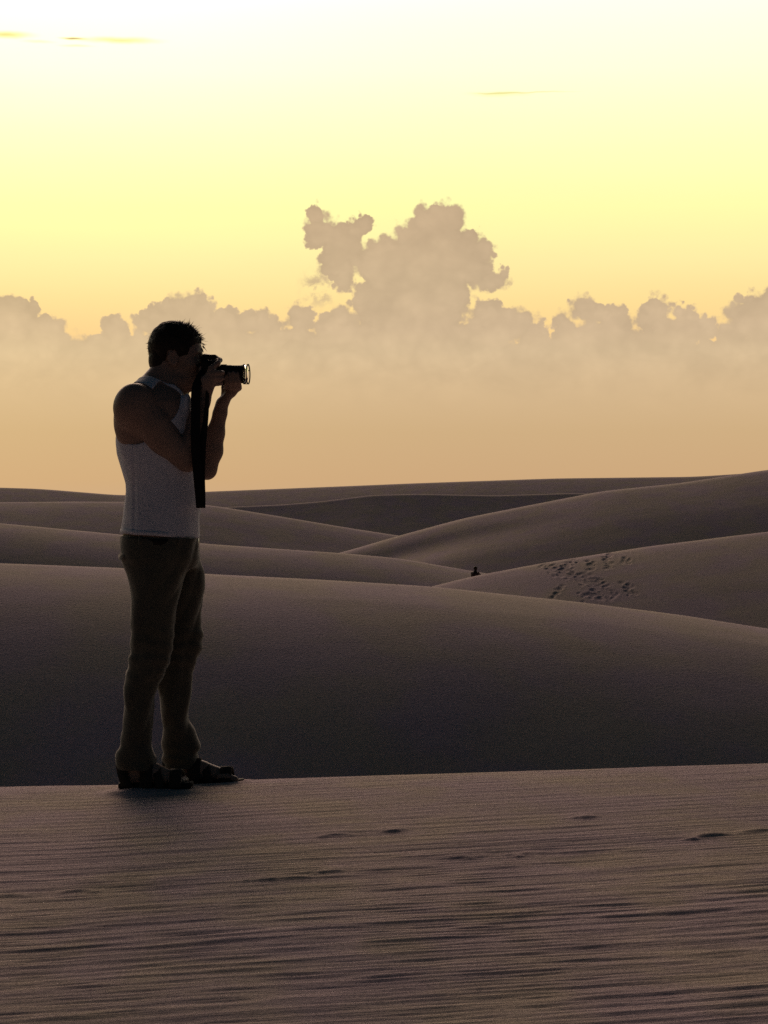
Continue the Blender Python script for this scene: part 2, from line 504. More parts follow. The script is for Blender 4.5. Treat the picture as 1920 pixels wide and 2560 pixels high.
# ------------------------------------------------------------------ dunes beyond
def dune(name, dist, px, py, slopes, width=60, tilt=0.0, back=0.35, side_mod=None, relief=0.0, extra=None, cols=360, ymod=None, fine=None):
    """dist: distance of the crest; px,py: crest table in picture units; slopes: (metres below crest along the ground, slope)"""
    x = np.linspace(-0.30 * dist - 6, 0.30 * dist + 6, cols)
    if fine:
        x = np.concatenate([np.linspace(-0.30 * dist - 6, fine[0], 160)[:-1], np.arange(fine[0], fine[1], 0.035), np.linspace(fine[1], 0.30 * dist + 6, 90)])
    yc = dist + tilt * x + (ymod(x) if ymod else 0)
    ppx = x / (TPP * yc) + 960
    ppy = smooth_interp(ppx, px, py, width)
    zc = EYE + (1280 - ppy) * TPP * yc
    S = slopes[-1][0]
    sf = S * np.linspace(0, 1, 170) ** 1.5
    if fine:
        sf = np.concatenate([np.arange(0, fine[2], fine[3]), np.linspace(fine[2], S, 60)])
    sb = np.linspace(-dist * 0.45, 0, 24)[:-1]
    s = np.concatenate([sb, sf])
    ss = np.linspace(0, S, 1600)
    m = np.interp(ss, [a for a, b in slopes], [b for a, b in slopes])
    kk = 61; m = np.convolve(np.pad(m, kk // 2, mode='edge'), np.hanning(kk) / np.hanning(kk).sum(), 'valid')
    m = m * np.clip(ss / (0.02 * S), 0, 1)
    f = np.concatenate([[0], np.cumsum((m[1:] + m[:-1]) / 2 * np.diff(ss))])
    drop = np.interp(sf, ss, f)
    bdrop = back * (np.sqrt(sb ** 2 + 4) - 2)
    X, SS = np.meshgrid(x, s, indexing='ij')
    Y = yc[:, None] - SS
    k = np.ones_like(X)
    if side_mod is not None:
        k = side_mod(X, SS)
    Z = zc[:, None] - np.concatenate([bdrop, drop])[None, :] * k
    if relief:
        Z += relief * fbm(X, Y, 0 * X, 3.2 / dist, dist, 3) * np.clip(SS / (0.06 * dist), 0, 1)
    if extra is not None:
        Z = Z + extra(X, Y, SS)
    return struct(mesh_np(name, np.stack([X.ravel(), Y.ravel(), Z.ravel()], 1), grid_faces(len(x), len(s)), M_far))


# D1: the broad dark dune just behind the man
dune("sand_dune", 60, [0, 307, 520, 800, 1076, 1446, 1700, 1920], [1408, 1420, 1435, 1449, 1466, 1505, 1537, 1572],
     [(0, 0.08), (1.5, 0.13), (4, 0.22), (7, 0.33), (10, 0.45), (13, 0.58), (16, 0.72), (40, 0.74)], relief=0.22)


# D2: right-hand dune with the trampled slope
def prints(X, Y, S):
    rs = random.Random(5)
    h = np.zeros_like(X)
    pts = []

    def trail(path, n, spread, r=(0.08, 0.17)):
        for i in range(n):
            t = i / max(1, n - 1) * (len(path) - 1)
            k = min(int(t), len(path) - 2); f = t - k
            px = path[k][0] * (1 - f) + path[k + 1][0] * f + rs.gauss(0, spread)
            py = path[k][1] * (1 - f) + path[k + 1][1] * f + rs.gauss(0, spread * 0.5)
            pts.append((px, py, rs.uniform(*r)))
    rs = random.Random(8)
    trail([(1362, 1414), (1400, 1434), (1450, 1448), (1490, 1462), (1510, 1482), (1525, 1492)], 280, 9)
    trail([(1430, 1404), (1415, 1422), (1400, 1436)], 60, 7)
    trail([(1480, 1455), (1500, 1475), (1520, 1490), (1465, 1488)], 120, 12)
    trail([(1522, 1386), (1515, 1402), (1525, 1424)], 40, 4)
    trail([(1478, 1408), (1480, 1426)], 20, 5)
    trail([(1560, 1398), (1572, 1410)], 14, 5)
    trail([(1560, 1460), (1580, 1490)], 22, 6)
    trail([(1405, 1470), (1380, 1495)], 14, 4)
    # find ground positions by marching sight lines down this surface
    return h, pts


_, PR = prints(np.zeros((1, 1)), np.zeros((1, 1)), None)
D2 = 110.0
d2px, d2py = [900, 1000, 1076, 1180, 1366, 1620, 1920], [1510, 1488, 1467, 1441, 1406, 1366, 1329]
d2sl = [(0, 0.14), (3, 0.24), (10, 0.33), (24, 0.46), (60, 0.55)]


def d2_extra(X, Y, S):
    h = np.zeros_like(X)
    ppx = X / (TPP * np.maximum(Y, 1)) + 960
    for (px, py, r) in PR:
        # height of the sight line over this surface is solved on the crest-relative table below
        cx, cy = PRW[(px, py)]
        dd = ((X - cx) / (r * 0.9)) ** 2 + ((Y - cy) / (r * 1.6)) ** 2
        m = dd < 9
        if m.any():
            h[m] = np.maximum(h[m] - 0.036 * np.exp(-dd[m]), -0.055) + 0.005 * np.exp(-((np.sqrt(dd[m]) - 1.6) ** 2) * 3)
    return h


def solve_on(dist, px_t, py_t, slopes, width, pxpy):
    S = slopes[-1][0]; ss = np.linspace(0, S, 1600)
    m = np.interp(ss, [a for a, b in slopes], [b for a, b in slopes])
    f = np.concatenate([[0], np.cumsum((m[1:] + m[:-1]) / 2 * np.diff(ss))])
    out = {}
    for (px, py) in pxpy:
        yy = dist - ss
        xx = (px - 960) * TPP * yy
        ppy = smooth_interp(xx / (TPP * dist) + 960, px_t, py_t, width)
        z = EYE + (1280 - ppy) * TPP * dist - f
        ray = EYE + (1280 - py) * TPP * yy
        i = int(np.argmax(z < ray))
        out[(px, py)] = (xx[i], yy[i])
    return out


PRW = solve_on(D2, d2px, d2py, d2sl, 60, [(a, b) for a, b, c in PR])
o = dune("sand_dune", D2, d2px, d2py, d2sl, relief=0.12, extra=d2_extra, fine=(8.0, 14.6, 24.0, 0.06))

# D3: low swell on the left running into the middle
dune("sand_dune", 150, [0, 307, 520, 868, 1000, 1090, 1160, 1230, 1400], [1308, 1337, 1360, 1384, 1396, 1412, 1424, 1436, 1460],
     [(0, 0.10), (4, 0.22), (12, 0.45), (25, 0.55), (70, 0.5)], relief=0.25,
     side_mod=lambda X, S: 1 - 0.35 * np.clip((X - 0) / 12, 0, 1) * np.clip(S / 10, 0, 1))

def d4_shelf(X, Y, S):
    # a wind-cut shelf low on the left flank
    w = np.clip((22 - X) / 30, 0, 1) * (1 + 0.25 * vnoise(X, Y, 0 * X, 0.06, 3))
    e = 5.0 + 0.10 * (X + 10)
    t = np.clip((S - e - 1) / 9.0, 0, 1)
    return w * (-0.9 * (1 + np.tanh((S - e) / 1.6)) / 2 + 1.5 * t * t * (3 - 2 * t)) * np.clip(S / 2, 0, 1)


# D4: long dune rising to the right
dune("sand_dune", 230, [760, 845, 995, 1157, 1330, 1504, 1700, 1920], [1400, 1384, 1340, 1296, 1262, 1228, 1208, 1174],
     [(0, 0.22), (8, 0.30), (22, 0.38), (34, 0.28), (60, 0.44), (150, 0.45)], relief=0.7, extra=d4_shelf,
     side_mod=lambda X, S: 1 + 0.18 * np.clip(X / 50, -0.6, 1) * np.clip(S / 30, 0, 1))

# D5: left swell whose tail falls towards the middle
dune("sand_dune", 290, [0, 200, 400, 520, 694, 860, 995, 1080], [1256, 1254, 1256, 1262, 1290, 1318, 1339, 1350],
     [(0, 0.18), (10, 0.30), (40, 0.36), (150, 0.40)], relief=1.0)

# D6: steep shaded face
dune("sand_dune", 400, [300, 560, 700, 800, 930, 1041, 1240, 1423, 1700], [1285, 1268, 1262, 1254, 1238, 1235, 1239, 1233, 1240],
     [(0, 0.40), (6, 0.40), (80, 0.40)], relief=0.2, width=25)

# D7: the skyline
dune("sand_dune", 560, [0, 100, 307, 520, 850, 1041, 1388, 1736, 1920], [1219, 1222, 1239, 1229, 1216, 1208, 1196, 1192, 1180],
     [(0, 0.22), (30, 0.32), (200, 0.38)], relief=1.2)

# the sand plain under and beyond everything
gx = np.concatenate([-np.geomspace(9000, 10, 40), [0], np.geomspace(10, 9000, 40)])
gy = np.concatenate([[-3000, -1000, -300, -100, -40], np.linspace(-20, 1200, 160), np.geomspace(1300, 12000, 20)])
X, Y = np.meshgrid(gx, gy, indexing='ij')
r = np.hypot(X, Y)
Z = -24 + 3.0 * fbm(X, Y, 0 * X, 0.012, 2, 3) - 0.0000 * r
Z = np.where(r > 1500, -24, Z)
struct(mesh_np("ground", np.stack([X.ravel(), Y.ravel(), Z.ravel()], 1), grid_faces(len(gx), len(gy)), M_far))


# ------------------------------------------------------------------ solid modelling: blended distance fields turned into one surface
class Field:
    def __init__(self, lo, hi, h):
        self.lo = np.array(lo, float); self.h = h
        self.n = np.ceil((np.array(hi) - self.lo) / h).astype(int) + 1
        self.F = np.full(self.n, 1.0, dtype=np.float32)

    def _box(self, lo, hi):
        a = np.clip(np.floor((np.array(lo) - self.lo) / self.h).astype(int), 0, self.n)
        b = np.clip(np.ceil((np.array(hi) - self.lo) / self.h).astype(int) + 1, 0, self.n)
        sl = tuple(slice(int(p), int(q)) for p, q in zip(a, b))
        ax = [self.lo[i] + self.h * np.arange(a[i], b[i]) for i in range(3)]
        return sl, np.meshgrid(*ax, indexing='ij')

    def add(self, fn, lo, hi, k=0.01, sub=False):
        pad = k + 2 * self.h
        sl, (x, y, z) = self._box(np.array(lo) - pad, np.array(hi) + pad)
        if x.size == 0:
            return
        dd = fn(x, y, z).astype(np.float32)
        A = self.F[sl]
        if sub:
            hh = np.clip(0.5 - 0.5 * (A + dd) / k, 0, 1)
            self.F[sl] = A * (1 - hh) - dd * hh + k * hh * (1 - hh)
        else:
            hh = np.clip(0.5 + 0.5 * (A - dd) / k, 0, 1)
            self.F[sl] = A * (1 - hh) + dd * hh - k * hh * (1 - hh)

    def cone(self, a, b, ra, rb, k=0.01, sub=False, squash=None):
        """tapered round limb from a to b; squash=(axis direction, factor) flattens it"""
        a = np.array(a, float); b = np.array(b, float); ab = b - a; L2 = float(ab @ ab) + 1e-12

        def fn(x, y, z):
            px, py, pz = x - a[0], y - a[1], z - a[2]
            t = np.clip((px * ab[0] + py * ab[1] + pz * ab[2]) / L2, 0, 1)
            qx, qy, qz = px - ab[0] * t, py - ab[1] * t, pz - ab[2] * t
            if squash is not None:
                n, f = np.array(squash[0], float), squash[1]; n = n / np.linalg.norm(n)
                dn = qx * n[0] + qy * n[1] + qz * n[2]
                qx = qx + n[0] * dn * (1 / f - 1); qy = qy + n[1] * dn * (1 / f - 1); qz = qz + n[2] * dn * (1 / f - 1)
            return np.sqrt(qx * qx + qy * qy + qz * qz) - (ra + (rb - ra) * t)
        rr = max(ra, rb)
        self.add(fn, np.minimum(a, b) - rr, np.maximum(a, b) + rr, k, sub)

    def chain(self, pts, rad, k=0.008, sub=False):
        for i in range(len(pts) - 1):
            self.cone(pts[i], pts[i + 1], rad[i], rad[i + 1], k, sub)

    def ell(self, c, r, k=0.01, sub=False, rot=None):
        c = np.array(c, float); r = np.array(r, float)
        M = np.array(Matrix.Rotation(rot[0], 3, rot[1])) if rot else None

        def fn(x, y, z):
            p = np.stack([x - c[0], y - c[1], z - c[2]], -1)
            if M is not None: p = p @ M
            k0 = np.linalg.norm(p / r, axis=-1); k1 = np.linalg.norm(p / (r * r), axis=-1) + 1e-9
            return k0 * (k0 - 1) / k1
        m = r.max() if rot else r
        self.add(fn, c - m, c + m, k, sub)

    def loft(self, z, cx, cy, rx, ry, n=2.2, k=0.01, noise=None):
        """stack of rounded sections; z ascending"""
        z = np.array(z, float)
        cx, cy, rx, ry = [np.array(a, float) * np.ones(len(z)) for a in (cx, cy, rx, ry)]

        def fn(x, y, zz):
            zi = zz[0, 0, :]
            ccx, ccy, rrx, rry = [smooth_interp(zi, z, a, 0.012)[None, None, :] for a in (cx, cy, rx, ry)]
            rrx = np.maximum(rrx, 0.01); rry = np.maximum(rry, 0.01)
            e = (np.abs((x - ccx) / rrx) ** n + np.abs((y - ccy) / rry) ** n) ** (1 / n)
            dd = (e - 1) * np.minimum(rrx, rry)
            if noise is not None: dd = dd + noise(x, y, zz)
            return np.maximum(dd, np.maximum(z[0] - zz, zz - z[-1]))
        self.add(fn, ((cx - rx).min(), (cy - ry).min(), z[0]), ((cx + rx).max(), (cy + ry).max(), z[-1]), k)

    def mesh(self):
        F = self.F; n = self.n
        s = F < 0
        c = [s[i:n[0] - 1 + i, j:n[1] - 1 + j, k:n[2] - 1 + k] for i in (0, 1) for j in (0, 1) for k in (0, 1)]
        tot = sum(a.astype(np.int8) for a in c)
        act = (tot > 0) & (tot < 8)
        idx = np.argwhere(act)
        vid = np.full(act.shape, -1, np.int64); vid[act] = np.arange(len(idx))
        acc = np.zeros((len(idx), 3)); cnt = np.zeros(len(idx))
        val = lambda o: F[idx[:, 0] + o[0], idx[:, 1] + o[1], idx[:, 2] + o[2]]
        for axis in range(3):
            o1, o2 = [a for a in range(3) if a != axis]
            for u in (0, 1):
                for w in (0, 1):
                    p = [0, 0, 0]; p[o1] = u; p[o2] = w
                    q_ = list(p); q_[axis] = 1
                    f0, f1 = val(p), val(q_)
                    m = (f0 < 0) != (f1 < 0)
                    t = f0[m] / (f0[m] - f1[m])
                    pt = np.tile(np.array(p, float), (m.sum(), 1)); pt[:, axis] += t
                    acc[m] += pt; cnt[m] += 1
        V = self.lo + self.h * (idx + acc / cnt[:, None])
        faces = []
        for axis in range(3):
            o1, o2 = [(1, 2), (2, 0), (0, 1)][axis]
            A = [slice(0, n[i]) for i in range(3)]; B = list(A)
            A[axis] = slice(0, n[axis] - 1); B[axis] = slice(1, n[axis])
            ch = s[tuple(A)] != s[tuple(B)]
            e = np.argwhere(ch)
            e = e[(e[:, o1] > 0) & (e[:, o2] > 0) & (e[:, o1] < n[o1] - 1) & (e[:, o2] < n[o2] - 1)]
            ins = s[e[:, 0], e[:, 1], e[:, 2]]
            def cell(a, b):
                ee = e.copy(); ee[:, o1] -= a; ee[:, o2] -= b
                return vid[ee[:, 0], ee[:, 1], ee[:, 2]]
            quad = np.stack([cell(1, 1), cell(0, 1), cell(0, 0), cell(1, 0)], 1)
            quad[~ins] = quad[~ins][:, ::-1]
            faces.append(quad)
        Fc = np.concatenate(faces)
        Fc = Fc[(Fc >= 0).all(1)]
        # relax a little
        return V, Fc

    def build(self, name, mat, parent=None, relax=2, keep_largest=False):
        V, Fc = self.mesh()
        for _ in range(relax):
            acc = np.zeros_like(V); cnt = np.zeros(len(V))
            for a, b in ((0, 1), (1, 2), (2, 3), (3, 0)):
                np.add.at(acc, Fc[:, a], V[Fc[:, b]]); np.add.at(acc, Fc[:, b], V[Fc[:, a]])
                np.add.at(cnt, Fc[:, a], 1); np.add.at(cnt, Fc[:, b], 1)
            V = V * 0.5 + 0.5 * acc / np.maximum(cnt, 1)[:, None]
        return mesh_np(name, V, Fc, mat, parent)


def thing(name, label, cat, loc, group=None):
    o = bpy.data.objects.new(name, None)
    scene.collection.objects.link(o)
    o.location = loc
    o['label'] = label; o['category'] = cat
    if group: o['group'] = group
    return o


# measured on the man's plane: picture point (px, py) and sideways offset y (minus = nearer) -> metres from his feet
BX = (400 - 960) * TPP * D
BZ = EYE + (1280 - 1966) * TPP * D


def P(px, py, y=0.0):
    k = TPP * (D + y)
    return ((px - 960) * k - BX, y, EYE + (1280 - py) * k - BZ)


def PXR(w):
    return w * TPP * D


M_skin = mat_simple("skin", (0.24, 0.165, 0.135), 0.55, 60, 0.12, 0.15, 0.001)
M_hair = mat_simple("dark_hair", (0.018, 0.012, 0.009), 0.6, 120, 0.3, 0.5, 0.003)
M_tank = None
M_trs = mat_simple("olive_cotton", (0.082, 0.078, 0.062), 0.95, 90, 0.22, 0.5, 0.002, sheen=0.4)
M_belt = mat_simple("dark_webbing", (0.015, 0.014, 0.014), 0.8, 200, 0.2, 0.4, 0.001)
M_shoe = mat_simple("sandal_leather", (0.035, 0.030, 0.025), 0.8, 70, 0.3, 0.5, 0.002)
M_sole = mat_simple("sandal_rubber", (0.02, 0.019, 0.018), 0.9, 90, 0.2, 0.5, 0.002)
M_cam = mat_simple("camera_plastic", (0.010, 0.010, 0.010), 0.6, 300, 0.1, 0.2, 0.0004)
M_rub = mat_simple("camera_rubber", (0.014, 0.013, 0.013), 0.8, 200, 0.2, 0.4, 0.0006)
M_strap = mat_simple("strap_webbing", (0.010, 0.010, 0.011), 0.85, 220, 0.2, 0.5, 0.0008)
M_metal = mat_simple("buckle_metal", (0.35, 0.34, 0.32), 0.35, 100, 0.1, 0.1, 0.0005, metal=1.0)


def knit_mat():
    m, nb, bs = new_mat("ribbed_white_cotton")
    co = nb.n.new('ShaderNodeTexCoord').outputs['Object']
    x, y, z = nb.sep(co)[:3]
    a = nb.m('ARCTAN2', nb.m('SUBTRACT', y, 0.0), nb.m('SUBTRACT', x, 0.0))
    rib = nb.m('SINE', nb.m('MULTIPLY', a, 260.0))
    n = nb.noise(co, 14, 4, 0.6)
    n2 = nb.noise(co, 220, 3, 0.6)
    nb.put(nb.v('SCALE', (0.55, 0.56, 0.65), nb.m('MULTIPLY_ADD', nb.m('SUBTRACT', n, 0.5), 0.22, 1.0)), bs.inputs['Base Color'])
    bs.inputs['Roughness'].default_value = 0.95
    bs.inputs['Sheen Weight'].default_value = 0.5
    h = nb.m('ADD', nb.m('MULTIPLY', rib, 0.12), nb.m('ADD', n, nb.m('MULTIPLY', n2, 0.3)))
    bump(nb, bs, h, 0.4, 0.004)
    return m


M_tank = knit_mat()

man = thing("person", "man in white tank top and dark trousers standing on the ridge, aiming a camera", "person",
            (BX, D, BZ))

# --- trunk sections (picture rows; left and right outline)
trunk = [(1345, 305, 494), (1300, 312, 495), (1260, 318, 499), (1230, 321, 498), (1210, 320, 496), (1180, 311, 493), (1133, 298, 492),
         (1100, 294, 490), (1070, 294, 488), (1040, 300, 484), (1010, 316, 478), (985, 335, 470), (965, 352, 462)]
thw = [0.160, 0.152, 0.146, 0.143, 0.144, 0.150, 0.162, 0.170, 0.176, 0.178, 0.172, 0.140, 0.090]


def trunk_loft(F, grow=0.0, top=0, noise=None, bottom=0, bottom_py=None):
    rows = trunk[bottom:len(trunk) - top]
    hw = thw[bottom:len(thw) - top]
    z = [P(400, py)[2] for py, a, b in rows]
    cx = [(P(a, py)[0] + P(b, py)[0]) / 2 for py, a, b in rows]
    rx = [(P(b, py)[0] - P(a, py)[0]) / 2 + grow for py, a, b in rows]
    F.loft(z, cx, 0.0, rx, [w + grow for w in hw], n=2.35, k=0.02, noise=noise)


B = Field((-0.34, -0.34, -0.01), (0.40, 0.30, 1.82), 0.004)
trunk_loft(B, -0.004)
# pelvis and legs inside the trousers
B.ell(P(400, 1385), (0.110, 0.135, 0.10), 0.02)
nk, fk = P(372, 1640, -0.095), P(445, 1630, 0.095)
na, fa = P(342, 1885, -0.10), P(455, 1885, 0.09)
B.chain([P(390, 1400, -0.08), P(385, 1520, -0.09), nk, P(347, 1750, -0.095), P(343, 1830, -0.10), na], [0.075, 0.062, 0.050, 0.044, 0.036, 0.036], 0.01)
B.chain([P(425, 1400, 0.08), P(445, 1500, 0.09), fk, P(438, 1720, 0.095), P(440, 1800, 0.095), fa], [0.070, 0.058, 0.050, 0.044, 0.036, 0.036], 0.01)


def foot(F, heel, toe, ankle, side):
    h = np.array(heel); t = np.array(toe)
    v = t - h
    F.chain([ankle, h + (0.035, 0, 0.045)], [0.038, 0.034], 0.02)
    F.chain([h + (0.01, 0, 0.012), h + v * 0.45 + (0, 0, 0.020), h + v * 0.78 + (0, 0, 0.004)], [0.030, 0.032, 0.026], 0.02)
    F.cone(np.array(ankle) * 0.6 + h * 0.4 + (0.03, 0, 0.0), h + v * 0.70 + (0, 0, 0.012), 0.030, 0.022, 0.02)
    for i in range(5):                        # toes
        yy = (i - 2) * 0.016
        L = [1.0, 0.99, 0.96, 0.92, 0.86][i] if side < 0 else [0.86, 0.92, 0.96, 0.99, 1.0][i]
        r = [0.0125, 0.0095, 0.009, 0.0085, 0.008]
        r = (r if side < 0 else r[::-1])[i]
        a = h + v * 0.76 + (0, yy, 0.004); b = h + v * L + (0, yy, -0.004)
        F.chain([a, (a + b) / 2 + (0, 0, 0.006), b], [r * 1.15, r * 1.05, r], 0.004)


nheel, ntoe = P(316, 1948, -0.10), P(462, 1950, -0.12)
fheel, ftoe = P(428, 1940, 0.09), P(590, 1943, 0.07)
# keep the feet at the height the sand has under them
foot(B, nheel, ntoe, na, 1)
foot(B, fheel, ftoe, fa, -1)
# neck and shoulders
B.chain([P(395, 1010), P(412, 955), P(426, 905)], [0.082, 0.064, 0.058], 0.035)
B.cone(P(380, 975, -0.04), P(338, 1001, -0.16), 0.055, 0.052, 0.05)
# shoulder blade
B.ell(P(322, 1050, -0.11), (0.055, 0.07, 0.09), 0.04)
B.cone(P(378, 985, 0.04), P(372, 1003, 0.16), 0.050, 0.048, 0.04)
B.ell(P(440, 1050, 0.0), (0.09, 0.14, 0.09), 0.04)
# near (right) arm
S1, E1_, W1 = P(331, 1012, -0.185), P(470, 1152, -0.135), P(506, 1004, -0.118)
S1 = np.array(S1); E1_ = np.array(E1_); W1 = np.array(W1)
B.ell(S1 + (0.004, 0.0, -0.008), (0.068, 0.056, 0.078), 0.045)
B.chain([S1 + (0.0, 0, -0.01), S1 * 0.62 + E1_ * 0.38 + (0, -0.004, 0.004), E1_ * 0.85 + S1 * 0.15, E1_], [0.062, 0.054, 0.044, 0.039], 0.02)
B.ell(S1 * 0.48 + E1_ * 0.52 + (-0.006, 0, -0.014), (0.075, 0.042, 0.046), 0.03, rot=(math.radians(45), 'Y'))
B.chain([E1_, E1_ * 0.70 + W1 * 0.30 + (0.004, 0, 0), E1_ * 0.25 + W1 * 0.75, W1], [0.038, 0.042, 0.031, 0.027], 0.015)
# far (left) arm
S2, E2, W2 = np.array(P(372, 1012, 0.17)), np.array(P(517, 1174, 0.055)), np.array(P(556, 1008, 0.02))
B.ell(S2, (0.066, 0.056, 0.072), 0.03)
B.chain([S2, S2 * 0.6 + E2 * 0.4, E2 * 0.85 + S2 * 0.15, E2], [0.058, 0.050, 0.042, 0.036], 0.02)
B.chain([E2, E2 * 0.72 + W2 * 0.28 + (0.004, 0, 0), E2 * 0.45 + W2 * 0.55, E2 * 0.15 + W2 * 0.85, W2], [0.036, 0.039, 0.034, 0.025, 0.024], 0.015)
# head
HC = np.array(P(438, 873, 0.0))
B.ell(P(436, 868), (0.093, 0.074, 0.088), 0.02)
B.ell(P(462, 895), (0.066, 0.064, 0.085), 0.03)
B.ell(P(470, 940), (0.048, 0.050, 0.050), 0.03)
B.ell(P(486, 962), (0.024, 0.026, 0.020), 0.02)           # chin
B.cone(P(440, 950, -0.052), P(480, 964, -0.018), 0.016, 0.014, 0.02)   # jaw
B.cone(P(440, 950, 0.052), P(480, 964, 0.018), 0.016, 0.014, 0.02)
B.chain([P(500, 893), P(510, 917)], [0.008, 0.012], 0.010)  # nose
B.ell(P(508, 919, -0.010), (0.009, 0.007, 0.006), 0.006); B.ell(P(508, 919, 0.010), (0.009, 0.007, 0.006), 0.006)
B.cone(P(497, 934, -0.02), P(497, 934, 0.02), 0.007, 0.007, 0.008)      # upper lip
B.cone(P(496, 941, -0.018), P(496, 941, 0.018), 0.008, 0.008, 0.008)    # lower lip
for sy in (-1, 1):
    B.cone(P(496, 880, sy * 0.012), P(490, 880, sy * 0.045), 0.009, 0.009, 0.012)        # brow
    B.ell(P(494, 892, sy * 0.032), (0.013, 0.015, 0.011), 0.008, sub=True)               # eye socket
    B.ell(P(489, 892, sy * 0.031), (0.013, 0.013, 0.012), 0.005)                          # eye
    B.ell(P(478, 912, sy * 0.048), (0.020, 0.014, 0.016), 0.02)                           # cheek
    ear = P(432, 896, sy * 0.074)
    B.ell(ear, (0.020, 0.010, 0.033), 0.006, rot=(math.radians(-12), 'Y'))
    B.ell((ear[0] + 0.003, ear[1] + sy * 0.009, ear[2] + 0.002), (0.011, 0.007, 0.020), 0.004, sub=True)
# near hand closed on the grip
hp = W1
pal = np.array(P(520, 955, -0.128))
B.cone(hp, pal, 0.026, 0.030, 0.02, squash=((0, 1, 0), 0.62))
knk = [P(528, 921, -0.132), P(533, 934, -0.138), P(533, 947, -0.138), P(529, 959, -0.132)]
mid = [P(545, 908, -0.118), P(551, 932, -0.122), P(551, 946, -0.121), P(547, 959, -0.115)]
dis = [P(548, 902, -0.100), P(556, 932, -0.100), P(556, 946, -0.099), P(552, 959, -0.094)]
tip = [P(541, 901, -0.086), P(552, 932, -0.082), P(552, 946, -0.081), P(549, 959, -0.078)]
for i in range(4):
    r = [0.0098, 0.0102, 0.0098, 0.0085][i]
    B.cone(pal, knk[i], 0.016, r * 1.25, 0.010)
    B.chain([knk[i], mid[i], dis[i], tip[i]], [r * 1.2, r * 1.05, r * 0.95, r * 0.85], 0.003)
B.chain([hp * 0.5 + pal * 0.5 + (0.0, 0.01, 0), P(508, 952, -0.105), P(504, 933, -0.096), P(503, 920, -0.088)], [0.017, 0.013, 0.011, 0.0095], 0.006)
# far hand cradling the lens
pal2 = np.array(P(577, 980, 0.008))
B.cone(W2, pal2, 0.024, 0.027, 0.018, squash=((0.7, 0, -0.7), 0.7))
kn2 = [P(597, 970, 0.006), P(587, 969, 0.0), P(576, 969, 0.0), P(566, 970, 0.004)]
for i in range(4):
    r = [0.0095, 0.0100, 0.0098, 0.0085][i]
    k0 = np.array(kn2[i])
    m1 = np.array(P([598, 587, 576, 566][i], [966, 969, 969, 966][i], -0.040))
    m2 = np.array(P([597, 586, 575, 565][i], [953, 955, 955, 954][i], -0.066))
    m3 = np.array(P([594, 583, 572, 563][i], [934, 932, 934, 941][i], -0.070))
    B.cone(pal2, k0, 0.017, r * 1.25, 0.010)
    B.chain([k0, m1, m2, m3], [r * 1.2, r * 1.05, r * 0.95, r * 0.85], 0.003)
B.chain([W2 * 0.4 + pal2 * 0.6 + (-0.01, 0.01, 0), P(562, 968, 0.018), P(568, 948, 0.022), P(578, 934, 0.018)], [0.016, 0.013, 0.0115, 0.0095], 0.006)
body = B.build("body", M_skin, man, relax=2)

# --- hair: a close cap with many short tufts
HF = Field((-0.14, -0.13, 1.44), (0.24, 0.13, 1.84), 0.004)
hn = lambda x, y, z: 0.005 * fbm(x, y, z, 38, 3, 3)


def hair_fn(x, y, z):
    c = np.array(P(437, 865)); r = np.array((0.101, 0.083, 0.096))
    a = np.sqrt(((x - c[0]) / r[0]) ** 2 + ((y - c[1]) / r[1]) ** 2 + ((z - c[2]) / r[2]) ** 2)
    dd = (a - 1) * 0.085 + hn(x, y, z)
    nape = np.array(P(402, 900)); rn = np.array((0.046, 0.060, 0.060))
    b = (np.sqrt(((x - nape[0]) / rn[0]) ** 2 + ((y - nape[1]) / rn[1]) ** 2 + ((z - nape[2]) / rn[2]) ** 2) - 1) * 0.05 + hn(x, y, z) * 0.6
    dd = np.minimum(dd, b)
    # hairline: forehead, temple, round the ear, down to the nape
    zl = np.interp(x, [P(370, 0)[0], P(405, 0)[0], P(418, 0)[0], P(422, 0)[0], P(444, 0)[0], P(450, 0)[0], P(472, 0)[0], P(480, 0)[0], P(506, 0)[0], P(520, 0)[0]],
                   [P(0, 934)[2], P(0, 934)[2], P(0, 915)[2], P(0, 880)[2], P(0, 878)[2], P(0, 900)[2], P(0, 898)[2], P(0, 872)[2], P(0, 856)[2], P(0, 850)[2]])
    return np.maximum(dd, (zl - z + 0.004 * vnoise(x, y, z, 90)) * 0.8)


HF.add(hair_fn, HF.lo, HF.lo + (HF.n - 1) * HF.h, 0.001)
hair = HF.build("hair", M_hair, man, relax=1)
rs = random.Random(11)
V, Fq = [], []
hc = Vector(P(437, 868)); rad = Vector((0.098, 0.080, 0.093))


def tuft(p, dirn, L, r, bend):
    dirn = dirn.normalized()
    t1 = dirn.orthogonal().normalized(); t2 = dirn.cross(t1)
    base = len(V); segs = 4
    for i in range(segs + 1):
        f = i / segs
        c = p + dirn * (L * f) + bend * (L * f * f)
        rr = r * (1 - f) ** 0.8 + 0.00015
        for j in range(3):
            a = j * 2.094
            V.append(c + t1 * (math.cos(a) * rr) + t2 * (math.sin(a) * rr))
    for i in range(segs):
        for j in range(3):
            a = base + i * 3 + j; b = base + i * 3 + (j + 1) % 3
            Fq.append((a, b, b + 3, a + 3))


